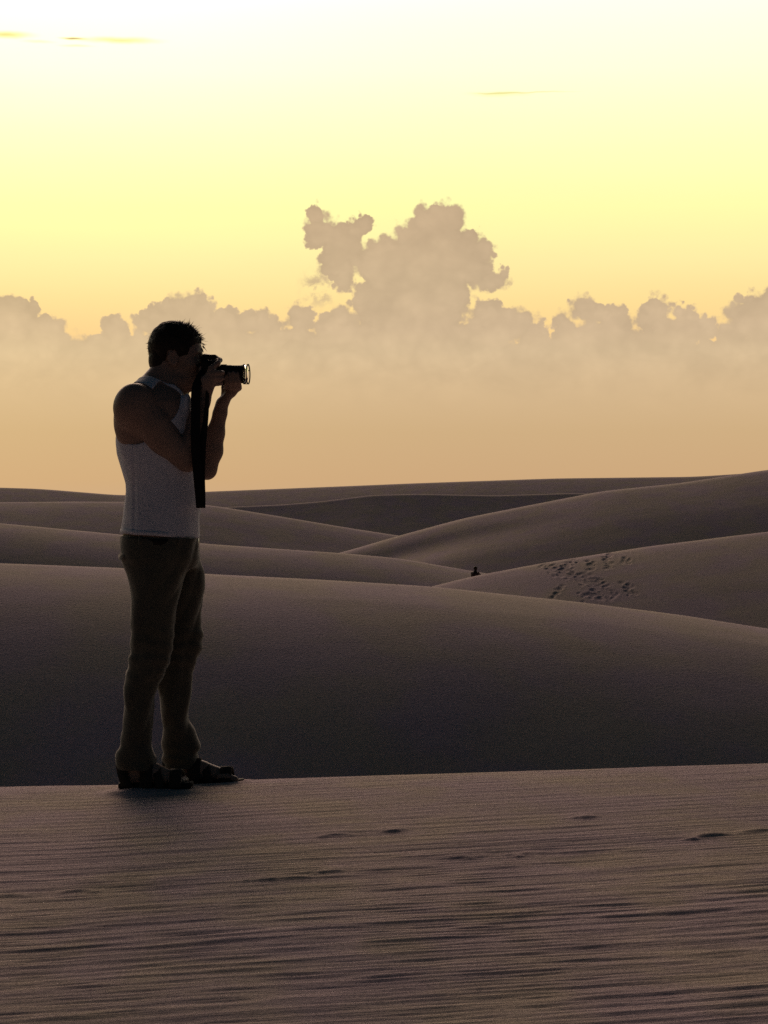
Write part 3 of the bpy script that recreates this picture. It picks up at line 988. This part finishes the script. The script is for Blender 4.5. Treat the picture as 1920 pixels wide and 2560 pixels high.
for i in range(4200):
    th = rs.uniform(0, 2 * math.pi); u = rs.uniform(-0.75, 1)
    n = Vector((math.sqrt(1 - u * u) * math.cos(th), math.sqrt(1 - u * u) * math.sin(th), u))
    fx = n.x
    if u < 0.05 and fx > -0.15: continue
    if u < 0.3 and fx > 0.55: continue
    p = hc + Vector((n.x * rad.x, n.y * rad.y, n.z * rad.z)) * 0.97
    front = max(0.0, min(1.0, (fx * 0.9 + n.z * 0.55 - 0.45) * 2))
    L = rs.uniform(0.006, 0.013) + front * rs.uniform(0.0, 0.014)
    if u < 0.1: L *= 0.75
    dirn = n + Vector((0.5 * front - 0.30 * (1 - front), 0, 0.25 * front - (0.55 if u < 0.35 else 0.0))) + Vector((rs.gauss(0, .3), rs.gauss(0, .3), rs.gauss(0, .3)))
    tuft(p, dirn, L, rs.uniform(0.0007, 0.0015), Vector((rs.gauss(0, .3), rs.gauss(0, .3), rs.gauss(0, .25) - 0.2)))
for (px, py, dx_, dz_, L) in [(474, 815, 0.15, 1.0, 0.036), (478, 817, 0.3, 0.9, 0.030), (483, 822, 0.5, 0.8, 0.026), (470, 812, -0.1, 1, 0.022), (498, 836, 0.9, 0.6, 0.024),
                              (504, 846, 1, 0.3, 0.024), (508, 856, 1, -0.3, 0.024), (509, 862, 0.7, -0.9, 0.026), (508, 868, 0.4, -1, 0.022), (503, 842, 1, .1, .02), (420, 808, -0.5, .8, .016), (430, 806, -0.3, 1, .014)]:
    L *= 0.8
    for j in range(4):
        p = Vector(P(px - 3 + rs.gauss(0, 1.2), py + 3 + rs.gauss(0, 1), rs.gauss(0, 0.022)))
        tuft(p, Vector((dx_ + rs.gauss(0, .12), rs.gauss(0, .12), dz_ + rs.gauss(0, .12))), L * rs.uniform(0.6, 1.0), 0.0022, Vector((rs.gauss(0, .2), 0, rs.gauss(0, .2))))
mesh_np("hair_tufts", V, Fq, M_hair, hair)

# --- tank top
T = Field((-0.26, -0.24, 0.86), (0.26, 0.24, 1.62), 0.004)


def folds(x, y, z):
    # soft creases: gathered at the small of the back and above the hem, slack over the belly
    low = np.clip((1.12 - z) / 0.22, 0, 1)
    c1 = np.sin((z * 62 + x * 22 + 2.5 * vnoise(x, y, z, 7, 3))) * 0.0022 * low * np.clip(np.abs(x) * 9, 0.1, 1)
    c2 = 0.006 * fbm(x * 0.8 + z * 0.3, y, z * 0.35, 15, 8, 3) + 0.0035 * np.exp(-((x - P(347, 1200)[0]) / 0.005) ** 2) * (y < 0)
    c3 = np.sin(x * 60 - z * 25 + 3 * vnoise(x, y, z, 6, 9)) * 0.0016 * np.clip((z - 1.16) * 6, 0, 1)
    return c1 + c2 + c3


trunk_loft(T, 0.006, noise=folds)
T.cone(P(380, 975, -0.04), P(338, 1001, -0.16), 0.0605, 0.0575, 0.05)
T.cone(P(378, 985, 0.04), P(372, 1000, 0.13), 0.058, 0.054, 0.03)
T.ell(P(442, 1050, 0.0), (0.093, 0.135, 0.093), 0.03)
xx0 = T.lo[0] + T.h * np.arange(T.n[0]); yy0 = T.lo[1] + T.h * np.arange(T.n[1]); zz0 = T.lo[2] + T.h * np.arange(T.n[2])
Xf, Yf, Zf = np.meshgrid(xx0, yy0, zz0, indexing='ij')
TF = T.F
# armholes
FC = np.array(P(462, 1022, -0.112))
for sgn, (ax, ay) in ((-1, (326, 1032)), (1, (366, 1032))):
    c = P(ax, ay, sgn * 0.19)
    hole = np.sqrt(((Xf - c[0] - 0.012) / 0.100) ** 2 + ((Zf - c[2]) / 0.114) ** 2) - 1
    hole = np.maximum(hole * 0.09, -(sgn * Yf - 0.098 + 0.0 * Zf))
    TF = np.maximum(TF, -hole)
ac = P(416, 1000, -0.12)
front_cut = np.sqrt(((Xf - ac[0]) / 0.052) ** 2 + ((Zf - ac[2]) / 0.085) ** 2) - 1
TF = np.maximum(TF, -np.maximum(front_cut * 0.05, -(-Yf - 0.094)))
# scoop neck: front and back
nc = P(460, 985, 0.0)
scoop = np.sqrt(((Xf - nc[0]) / 0.125) ** 2 + (Yf / 0.090) ** 2 + ((Zf - nc[2]) / 0.150) ** 2) - 1
TF = np.maximum(TF, -scoop * 0.08)
ncol = P(412, 960, 0.0)
coll = np.sqrt(((Xf - ncol[0]) / 0.090) ** 2 + (Yf / 0.092) ** 2) - 1
TF = np.maximum(TF, -np.maximum(coll * 0.08, (P(0, 990)[2] - Zf)))
# hem, a touch lower in front, wavy
hem = P(0, 1338)[2] - 0.010 * (Xf / 0.15) + 0.003 * vnoise(Xf, Yf, Zf, 22, 1)
TF = np.maximum(TF, hem - Zf)
T.F = TF.astype(np.float32)
T.add(lambda x, y, z: (np.sqrt(((x - FC[0] - 0.25 * (z - FC[2])) / 0.021) ** 2 + ((y - FC[1]) / 0.022) ** 2 + ((z - FC[2]) / 0.055) ** 2) - 1) * 0.02 + 0.002 * np.sin(x * 160 + z * 30), FC - 0.07, FC + 0.07, 0.01)
tank = T.build("tank_top", M_tank, man, relax=1)


def band(name, mat, parent, rows, grow, z0, z1, thick=0.004, n=72, tilt=0.0, wob=0.0):
    """a strip running right round the trunk"""
    V, F = [], []
    for i in range(n):
        a = 2 * math.pi * i / n
        for (g, zz) in ((grow, z0), (grow + thick, z0), (grow + thick, z1), (grow, z1)):
            py = rows
            cx, rx, ry = py(zz)
            e = 2 / 2.35
            ca, sa = math.cos(a), math.sin(a)
            x = cx + (rx + g) * math.copysign(abs(ca) ** e, ca); y = (ry + g) * math.copysign(abs(sa) ** e, sa)
            V.append((x, y, zz - tilt * x + wob * math.sin(a * 7)))
    for i in range(n):
        for j in range(4):
            a = i * 4 + j; b = i * 4 + (j + 1) % 4; c = ((i + 1) % n) * 4 + (j + 1) % 4; dd = ((i + 1) % n) * 4 + j
            F.append((a, b, c, dd))
    return mesh_np(name, V, F, mat, parent)


def trunk_at(z):
    zs = [P(400, r[0])[2] for r in trunk]
    cxs = [(P(a, py)[0] + P(b, py)[0]) / 2 for py, a, b in trunk]
    rxs = [(P(b, py)[0] - P(a, py)[0]) / 2 for py, a, b in trunk]
    return (float(np.interp(z, zs, cxs)), float(np.interp(z, zs, rxs)), float(np.interp(z, zs, thw)))


hz = P(0, 1338)[2]
band("hem", M_tank, tank, trunk_at, 0.0045, hz - 0.001, hz + 0.016, 0.0022, tilt=0.066, wob=0.0008)

# --- trousers
Q = Field((-0.22, -0.26, 0.03), (0.26, 0.26, 0.98), 0.004)
near = [(1922, 296, 386), (1908, 292, 390), (1892, 287, 390), (1880, 293, 386), (1867, 304, 380), (1855, 305, 377), (1819, 309, 378), (1785, 310, 379),
        (1746, 310, 386), (1715, 312, 397), (1690, 315, 410), (1664, 318, 420), (1637, 323, 429), (1600, 329, 433), (1577, 330, 435), (1541, 326, 438), (1510, 326, 442),
        (1488, 327, 447), (1469, 324, 452), (1430, 316, 464), (1396, 306, 478), (1370, 305, 486), (1346, 306, 492)]
far = [(1918, 416, 490), (1900, 410, 497), (1884, 412, 494), (1872, 409, 502), (1857, 406, 500), (1843, 406, 494), (1819, 407, 484), (1800, 406, 473),
       (1780, 405, 473), (1758, 402, 476), (1722, 397, 481), (1698, 392, 480), (1669, 390, 485), (1642, 390, 496), (1621, 390, 507), (1589, 390, 508), (1563, 390, 501), (1541, 392, 502),
       (1505, 392, 509), (1464, 390, 515), (1433, 385, 510), (1396, 380, 500), (1370, 370, 495), (1346, 350, 492)]


def cl_folds(seed, cuff_z):
    def fn(x, y, z):
        lowk = np.clip((0.30 - z) / 0.25, 0, 1)
        knee = np.exp(-((z - 0.50) / 0.10) ** 2)
        a = 0.009 * fbm(x * 0.9 + z * 0.45, y * 0.9 - z * 0.3, z * 0.30, 12, seed, 3)
        b = np.sin(z * 105 + 14 * x + 12 * y + 3.0 * vnoise(x, y, z, 10, seed)) * (0.0002 + 0.0034 * lowk * lowk + 0.0030 * knee)
        c = -np.abs(np.sin(x * 34 + y * 20 - z * 13 + 3.0 * vnoise(x, y, z, 5, seed + 3))) * 0.0065 + 0.003
        return a + b + c
    return fn


def leg(rows, y, hw, seed):
    rows = rows[::1]
    z = [P(400, r[0], y)[2] for r in rows]
    cx = [(P(a, py, y)[0] + P(b, py, y)[0]) / 2 for py, a, b in rows]
    rx = [(P(b, py, y)[0] - P(a, py, y)[0]) / 2 - 0.001 for py, a, b in rows]
    ry = [float(np.interp(zz, [0.05, 0.15, 0.5, 0.75, 0.95], hw)) for zz in z]
    cy = [float(np.interp(zz, [0.05, 0.5, 0.8, 0.95], [y, y, y * 0.92, y * 0.78])) for zz in z]
    Q.loft(z, cx, cy, rx, ry, n=2.2, k=0.012, noise=cl_folds(seed, 0.1))


leg(near, -0.095, [0.070, 0.066, 0.076, 0.088, 0.088], 3)
leg(far, 0.095, [0.066, 0.064, 0.074, 0.086, 0.088], 9)
Q.loft([P(0, 1420)[2], P(0, 1396)[2], P(0, 1370)[2], P(0, 1346)[2], P(0, 1330)[2]],
       [P(402, 0)[0]] * 2 + [P(400, 0)[0], P(399, 0)[0], P(400, 0)[0]], 0.0,
       [PXR(88), PXR(96), PXR(95), PXR(92), PXR(86)], [0.150, 0.168, 0.166, 0.156, 0.146], n=2.4, k=0.02, noise=cl_folds(5, 0.1))
# hollow cuffs so the ankles come out of openings
Q.cone((na[0], na[1], na[2] - 0.09), (na[0], na[1], na[2] - 0.005), 0.044, 0.044, 0.004, sub=True)
Q.cone((fa[0], fa[1], fa[2] - 0.09), (fa[0], fa[1], fa[2] - 0.005), 0.040, 0.040, 0.004, sub=True)
trs = Q.build("trousers", M_trs, man, relax=1)


def waist_at(z):
    return (P(399, 0)[0], PXR(92), 0.159)


band("belt", M_belt, man, waist_at, 0.004, P(0, 1361)[2], P(0, 1345)[2], 0.004, tilt=0.05)


def boxmesh(name, mat, parent, c, size, rot=None, bev=0.002):
    import bmesh
    bm = bmesh.new()
    bmesh.ops.create_cube(bm, size=1)
    bmesh.ops.scale(bm, vec=size, verts=bm.verts)
    bmesh.ops.bevel(bm, geom=bm.edges[:], offset=bev, segments=3, affect='EDGES')
    if rot is not None:
        bmesh.ops.rotate(bm, matrix=Matrix.Rotation(rot[0], 3, rot[1]), verts=bm.verts)
    bmesh.ops.translate(bm, vec=c, verts=bm.verts)
    me = bpy.data.meshes.new(name); bm.to_mesh(me); bm.free()
    me.polygons.foreach_set('use_smooth', np.ones(len(me.polygons), dtype=bool))
    return link(name, me, mat, parent)


boxmesh("belt_loop", M_trs, trs, P(446, 1354, -0.155), (0.012, 0.006, 0.030), (R(20), 'Z'))
boxmesh("belt_loop", M_trs, trs, P(350, 1352, -0.163), (0.012, 0.006, 0.030), (R(-15), 'Z'))
boxmesh("belt_buckle", M_metal, man, P(495, 1356, -0.020), (0.006, 0.050, 0.032))
boxmesh("pocket_flap", M_trs, trs, P(318, 1392, -0.112), (0.034, 0.070, 0.026), (R(48), 'Z'), 0.004)


# --- sandals
def outline(L, W, n=36):
    pts = []
    for i in range(n):
        a = 2 * math.pi * i / n
        x = -math.cos(a) * 0.5
        w = 0.5 * (0.78 + 0.22 * math.sin(max(-1.57, min(1.57, (x - 0.15) * 3.0))))
        pts.append((x * L, math.copysign(abs(math.sin(a)) ** 0.6, math.sin(a)) * w * W))
    return pts


def sandal(heel, toe, ankle, label=None):
    h = np.array(heel); t = np.array(toe)
    c = (h + t) / 2; v = t - h
    L = float(np.hypot(v[0], v[1])) + 0.062; W = 0.104
    yaw = math.atan2(v[1], v[0]); pitch = v[2] / L
    root = None
    V, F = [], []
    lay = [(-0.052, 0.97), (-0.047, 1.0), (-0.030, 1.0), (-0.026, 0.98)]
    o = outline(L, W)
    for zz, sc in lay:
        for (x, y) in o:
            lift = 0.010 * max(0, x / (L / 2) - 0.55) * 2
            xr = c[0] + x * sc * math.cos(yaw) - y * sc * math.sin(yaw); yr = c[1] + x * sc * math.sin(yaw) + y * sc * math.cos(yaw)
            V.append((xr, yr, c[2] + zz * 0.55 + pitch * x + lift + (-0.006 if zz < -0.04 else 0)))
    n = len(o)
    for k in range(len(lay) - 1):
        for i in range(n):
            j = (i + 1) % n
            F.append((k * n + i, k * n + j, (k + 1) * n + j, (k + 1) * n + i))
    F.append(tuple(range(n))[::-1]); F.append(tuple(range((len(lay) - 1) * n, len(lay) * n)))
    S = mesh_np("sandal", V, F, M_sole, man)

    def strap(pos, lean, r0, r1, w, lump=0.0):
        """a webbing strap arching over the foot at pos (0 heel .. 1 toe)"""
        Vs, Fs = [], []
        m = 22
        for i in range(m + 1):
            a = math.pi * i / m
            for (e, ww) in ((0, -w / 2), (0.005, -w / 2), (0.005, w / 2), (0, w / 2)):
                yy = math.cos(a) * (r0 + e); zz = math.sin(a) * (r1 + e) + lump * math.exp(-((a - 1.9) / 0.4) ** 2)
                x = (pos - 0.5) * L + ww - lean * math.sin(a)
                xr = c[0] + x * math.cos(yaw) - yy * math.sin(yaw); yr = c[1] + x * math.sin(yaw) + yy * math.cos(yaw)
                Vs.append((xr, yr, c[2] - 0.022 + zz + pitch * x))
        for i in range(m):
            for j in range(4):
                Fs.append((i * 4 + j, i * 4 + (j + 1) % 4, (i + 1) * 4 + (j + 1) % 4, (i + 1) * 4 + j))
        mesh_np("strap", Vs, Fs, M_shoe, S)
    strap(0.79, 0.0, 0.045, 0.050, 0.044, 0.012)
    strap(0.60, 0.02, 0.045, 0.064, 0.030, 0.004)
    strap(0.40, 0.0, 0.045, 0.084, 0.046, 0.008)
    strap(0.15, 0.030, 0.042, 0.078, 0.040)
    return S


sandal(nheel, ntoe, na)
sandal(fheel, ftoe, fa)

# ------------------------------------------------------------------ the camera he holds
import bmesh
LX = P(545, 936, -0.030)
kam = thing("handheld_camera", "black digital camera with short zoom lens held to the standing man's eye, strap hanging down", "camera",
            (BX + LX[0], D + LX[1], BZ + LX[2]))
KO = np.array(LX)


def C(px, py, y):
    return tuple(np.array(P(px, py, y)) - KO)


def lathe_x(name, mat, parent, prof, n=48, c=(0, 0, 0), yaw=0.0, close=True):
    V, F = [], []
    for (x, r) in prof:
        for i in range(n):
            a = 2 * math.pi * i / n
            V.append((x, r * math.cos(a), r * math.sin(a)))
    m = len(prof)
    for k in range(m - 1):
        for i in range(n):
            j = (i + 1) % n
            F.append((k * n + i, (k + 1) * n + i, (k + 1) * n + j, k * n + j))
    if close:
        F.append(tuple(range(n))); F.append(tuple(range((m - 1) * n, m * n))[::-1])
    cy, sy = math.cos(yaw), math.sin(yaw)
    V = [(c[0] + x * cy - y * sy, c[1] + x * sy + y * cy, c[2] + z) for x, y, z in V]
    return mesh_np(name, V, F, mat, parent)


Kb = Field((-0.08, -0.12, -0.06), (0.04, 0.11, 0.09), 0.002)


def rbox(F, lo, hi, r, k=0.004):
    lo = np.array(lo, float); hi = np.array(hi, float); c_ = (lo + hi) / 2; e = (hi - lo) / 2 - r

    def fn(x, y, z):
        qx, qy, qz = np.abs(x - c_[0]) - e[0], np.abs(y - c_[1]) - e[1], np.abs(z - c_[2]) - e[2]
        return np.sqrt(np.maximum(qx, 0) ** 2 + np.maximum(qy, 0) ** 2 + np.maximum(qz, 0) ** 2) + np.minimum(np.maximum(qx, np.maximum(qy, qz)), 0) - r
    F.add(fn, lo, hi, k)


b0 = C(509, 966, 0); b1 = C(538, 905, 0)
rbox(Kb, (b0[0], -0.075, b0[2]), (b1[0], 0.065, b1[2]), 0.008)
rbox(Kb, (b0[0] + 0.01, -0.080, b0[2]), (b1[0] + 0.014, -0.045, b1[2] - 0.004), 0.012, 0.008)     # grip
hz0, hz1 = C(512, 908, 0), C(545, 889, 0)
rbox(Kb, (hz0[0], -0.030, hz0[2] - 0.006), (hz1[0], 0.030, hz1[2]), 0.007, 0.008)                # prism hump
Kb.cone(C(512, 893, -0.030), C(550, 901, -0.030), 0.010, 0.0085, 0.010)
Kb.cone(C(512, 893, -0.055 + 0.03), C(550, 900, -0.020), 0.011, 0.009, 0.010)
Kb.cone(C(512, 893, -0.040), C(550, 901, -0.042), 0.009, 0.0085, 0.010)
kbody = Kb.build("camera_body", M_cam, kam, relax=1)
yaw = R(-7)
s_ = TPP * D
barrel = lathe_x("lens", M_cam, kam, [(-0.006, 0.030), (0.0, 0.032), (0.006, 0.034), (0.010, 0.0345), (0.011, 0.036), (0.034, 0.036), (0.035, 0.0345), (0.052, 0.0345),
                                      (0.053, 0.0335), (0.086, 0.0335), (0.094, 0.0345), (0.099, 0.036), (0.099, 0.031), (0.080, 0.029)], yaw=yaw)
gripr = [(0.012, 0.0362)]
for i in range(9):
    gripr += [(0.013 + i * 0.0023, 0.0375), (0.0142 + i * 0.0023, 0.0375), (0.0144 + i * 0.0023, 0.0366), (0.0152 + i * 0.0023, 0.0366)]
lathe_x("zoom_ring", M_rub, barrel, gripr + [(0.034, 0.0362)], yaw=yaw)
# clear front filter in a slim rim, standing just proud of the barrel
mg, nbg, bsg = new_mat("clear_glass")
bsg.inputs['Base Color'].default_value = (1, 1, 1, 1)
bsg.inputs['Roughness'].default_value = 0.02
bsg.inputs['Transmission Weight'].default_value = 1.0
bsg.inputs['IOR'].default_value = 1.05
tg = []
for i in range(9):
    a = i / 8 * math.pi / 2
    tg.append((0.104 + 0.010 * math.sin(a), 0.0345 * math.cos(a) + 0.0002))
lathe_x("front_glass", mg, barrel, [(0.0995, 0.0345), (0.104, 0.0350)] + tg, yaw=yaw)
ring = lathe_x("filter_ring", M_cam, barrel, [(0.1125, 0.0345), (0.1125, 0.0385), (0.1165, 0.0385), (0.1165, 0.0345), (0.1125, 0.0345)], yaw=yaw, close=False)
lathe_x("filter_rim", M_cam, barrel, [(0.0975, 0.0360), (0.0975, 0.0380), (0.1015, 0.0380), (0.1015, 0.0345), (0.0985, 0.0345)], yaw=yaw, close=False)
# struts of the rim (bayonet) so that it is carried by the barrel
for a in (25, 155, 265):
    ca, sa = math.cos(R(a)), math.sin(R(a))
    px_, py_, pz_ = 0.107, 0.0368 * ca, 0.0368 * sa
    boxmesh("rim_lug", M_cam, barrel, (px_ * math.cos(yaw) - py_ * math.sin(yaw), px_ * math.sin(yaw) + py_ * math.cos(yaw), pz_), (0.013, 0.003, 0.003), None, 0.0008)
boxmesh("mode_dial", M_rub, kbody, (b0[0] + 0.018, -0.052, b1[2] + 0.004), (0.020, 0.020, 0.010), None, 0.004)
boxmesh("shutter_button", M_metal, kbody, (b1[0] + 0.004, -0.062, b1[2] - 0.001), (0.009, 0.009, 0.005), None, 0.002)
boxmesh("eyecup", M_rub, kbody, (hz0[0] - 0.004, -0.028, hz0[2] + 0.008), (0.014, 0.034, 0.026), None, 0.005)
boxmesh("rear_screen", M_cam, kbody, (b0[0] - 0.001, 0.0, b0[2] + 0.042), (0.004, 0.075, 0.055), None, 0.0015)


def ribbon(name, mat, parent, path, width, thick=0.0025):
    """webbing through a list of (centre, across direction)"""
    pts = []
    n = len(path)
    P0 = [Vector(p) for p, a, w in path]; A0 = [Vector(a).normalized() for p, a, w in path]; W0 = [w for p, a, w in path]
    out = []
    for i in range(n - 1):
        p0 = P0[max(i - 1, 0)]; p1 = P0[i]; p2 = P0[i + 1]; p3 = P0[min(i + 2, n - 1)]
        for k in range(10):
            t = k / 10
            q_ = 0.5 * ((2 * p1) + (-p0 + p2) * t + (2 * p0 - 5 * p1 + 4 * p2 - p3) * t * t + (-p0 + 3 * p1 - 3 * p2 + p3) * t ** 3)
            out.append((q_, A0[i].lerp(A0[i + 1], t).normalized(), W0[i] * (1 - t) + W0[i + 1] * t))
    out.append((P0[-1], A0[-1], W0[-1]))
    V, F = [], []
    for i, (c_, a_, w_) in enumerate(out):
        tdir = (out[min(i + 1, len(out) - 1)][0] - out[max(i - 1, 0)][0]).normalized()
        nn = tdir.cross(a_).normalized() * thick / 2
        for u in (-0.5, -0.46, 0.46, 0.5):
            th = nn if abs(u) < 0.48 else nn * 0.5
            V.append(c_ + a_ * (w_ * u) + th)
        for u in (0.5, 0.46, -0.46, -0.5):
            th = nn if abs(u) < 0.48 else nn * 0.5
            V.append(c_ + a_ * (w_ * u) - th)
    for i in range(len(out) - 1):
        for j in range(8):
            F.append((i * 8 + j, i * 8 + (j + 1) % 8, (i + 1) * 8 + (j + 1) % 8, (i + 1) * 8 + j))
    F.append(tuple(range(8))[::-1]); F.append(tuple(range((len(out) - 1) * 8, len(out) * 8)))
    return mesh_np(name, V, F, mat, parent)


X1 = (1, 0, 0)
w_ = PXR(23)
ribbon("strap", M_strap, kam, [
    (C(504, 925, -0.112), (1, 0.3, 0), 0.012), (C(499, 942, -0.128), X1, w_ * 0.8), (C(490, 975, -0.150), X1, w_), (C(489, 1040, -0.176), X1, w_),
    (C(489, 1110, -0.192), X1, w_), (C(494, 1180, -0.196), X1, w_), (C(501, 1255, -0.190), X1, w_), (C(502, 1268, -0.186), X1, w_),
    (C(502, 1266, -0.180), X1, w_), (C(502, 1240, -0.178), X1, w_), (C(501, 1180, -0.184), X1, w_), (C(506, 1110, -0.180), (1, 0.1, 0), w_ * 0.8), (C(514, 1050, -0.168), (1, 0.5, 0), w_ * 0.6),
    (C(518, 1000, -0.160), (0.6, 0.8, 0), w_ * 0.6), (C(520, 965, -0.100), (0.3, 1, 0), w_ * 0.6), (C(522, 967, 0.02), (1, 0, 0), w_ * 0.6), (C(518, 940, 0.068), (1, 0, 0), 0.012)], w_)

# ------------------------------------------------------------------ far-off figure sitting beyond the right-hand dune
DF = 116.0
fx_, fz_ = (1187 - 960) * TPP * DF, EYE + (1280 - 1444) * TPP * DF - 0.27
far_man = thing("person", "tiny dark figure sitting far off where the dunes meet", "person", (fx_, DF, fz_))
far_man.rotation_euler = (0, 0, R(65)); far_man.scale = (1.15, 1.15, 1.1)
G = Field((-0.5, -0.45, -0.1), (0.6, 0.45, 1.0), 0.02)
G.ell((0.0, 0, 0.14), (0.17, 0.20, 0.15), 0.05)
G.chain([(0.0, 0, 0.15), (0.03, 0, 0.40), (0.06, 0, 0.55)], [0.15, 0.16, 0.09], 0.05)
G.ell((0.10, 0, 0.71), (0.10, 0.085, 0.12), 0.03)
for sy in (-1, 1):
    G.chain([(0.02, sy * 0.10, 0.12), (0.34, sy * 0.12, 0.38), (0.42, sy * 0.11, 0.02), (0.54, sy * 0.11, 0.0)], [0.09, 0.07, 0.05, 0.04], 0.03)
    G.chain([(0.05, sy * 0.17, 0.48), (0.16, sy * 0.22, 0.27), (0.32, sy * 0.14, 0.38)], [0.065, 0.05, 0.04], 0.03)
G.build("body", mat_simple("distant_clothes", (0.035, 0.028, 0.028), 0.9, 4, 0.2, 0.2, 0.02), far_man, relax=1)
G2 = Field((-0.1, -0.2, 0.5), (0.3, 0.2, 1.0), 0.02)
G2.ell((0.085, 0, 0.745), (0.108, 0.098, 0.105), 0.02)
G2.build("hair", M_hair, far_man, relax=1)
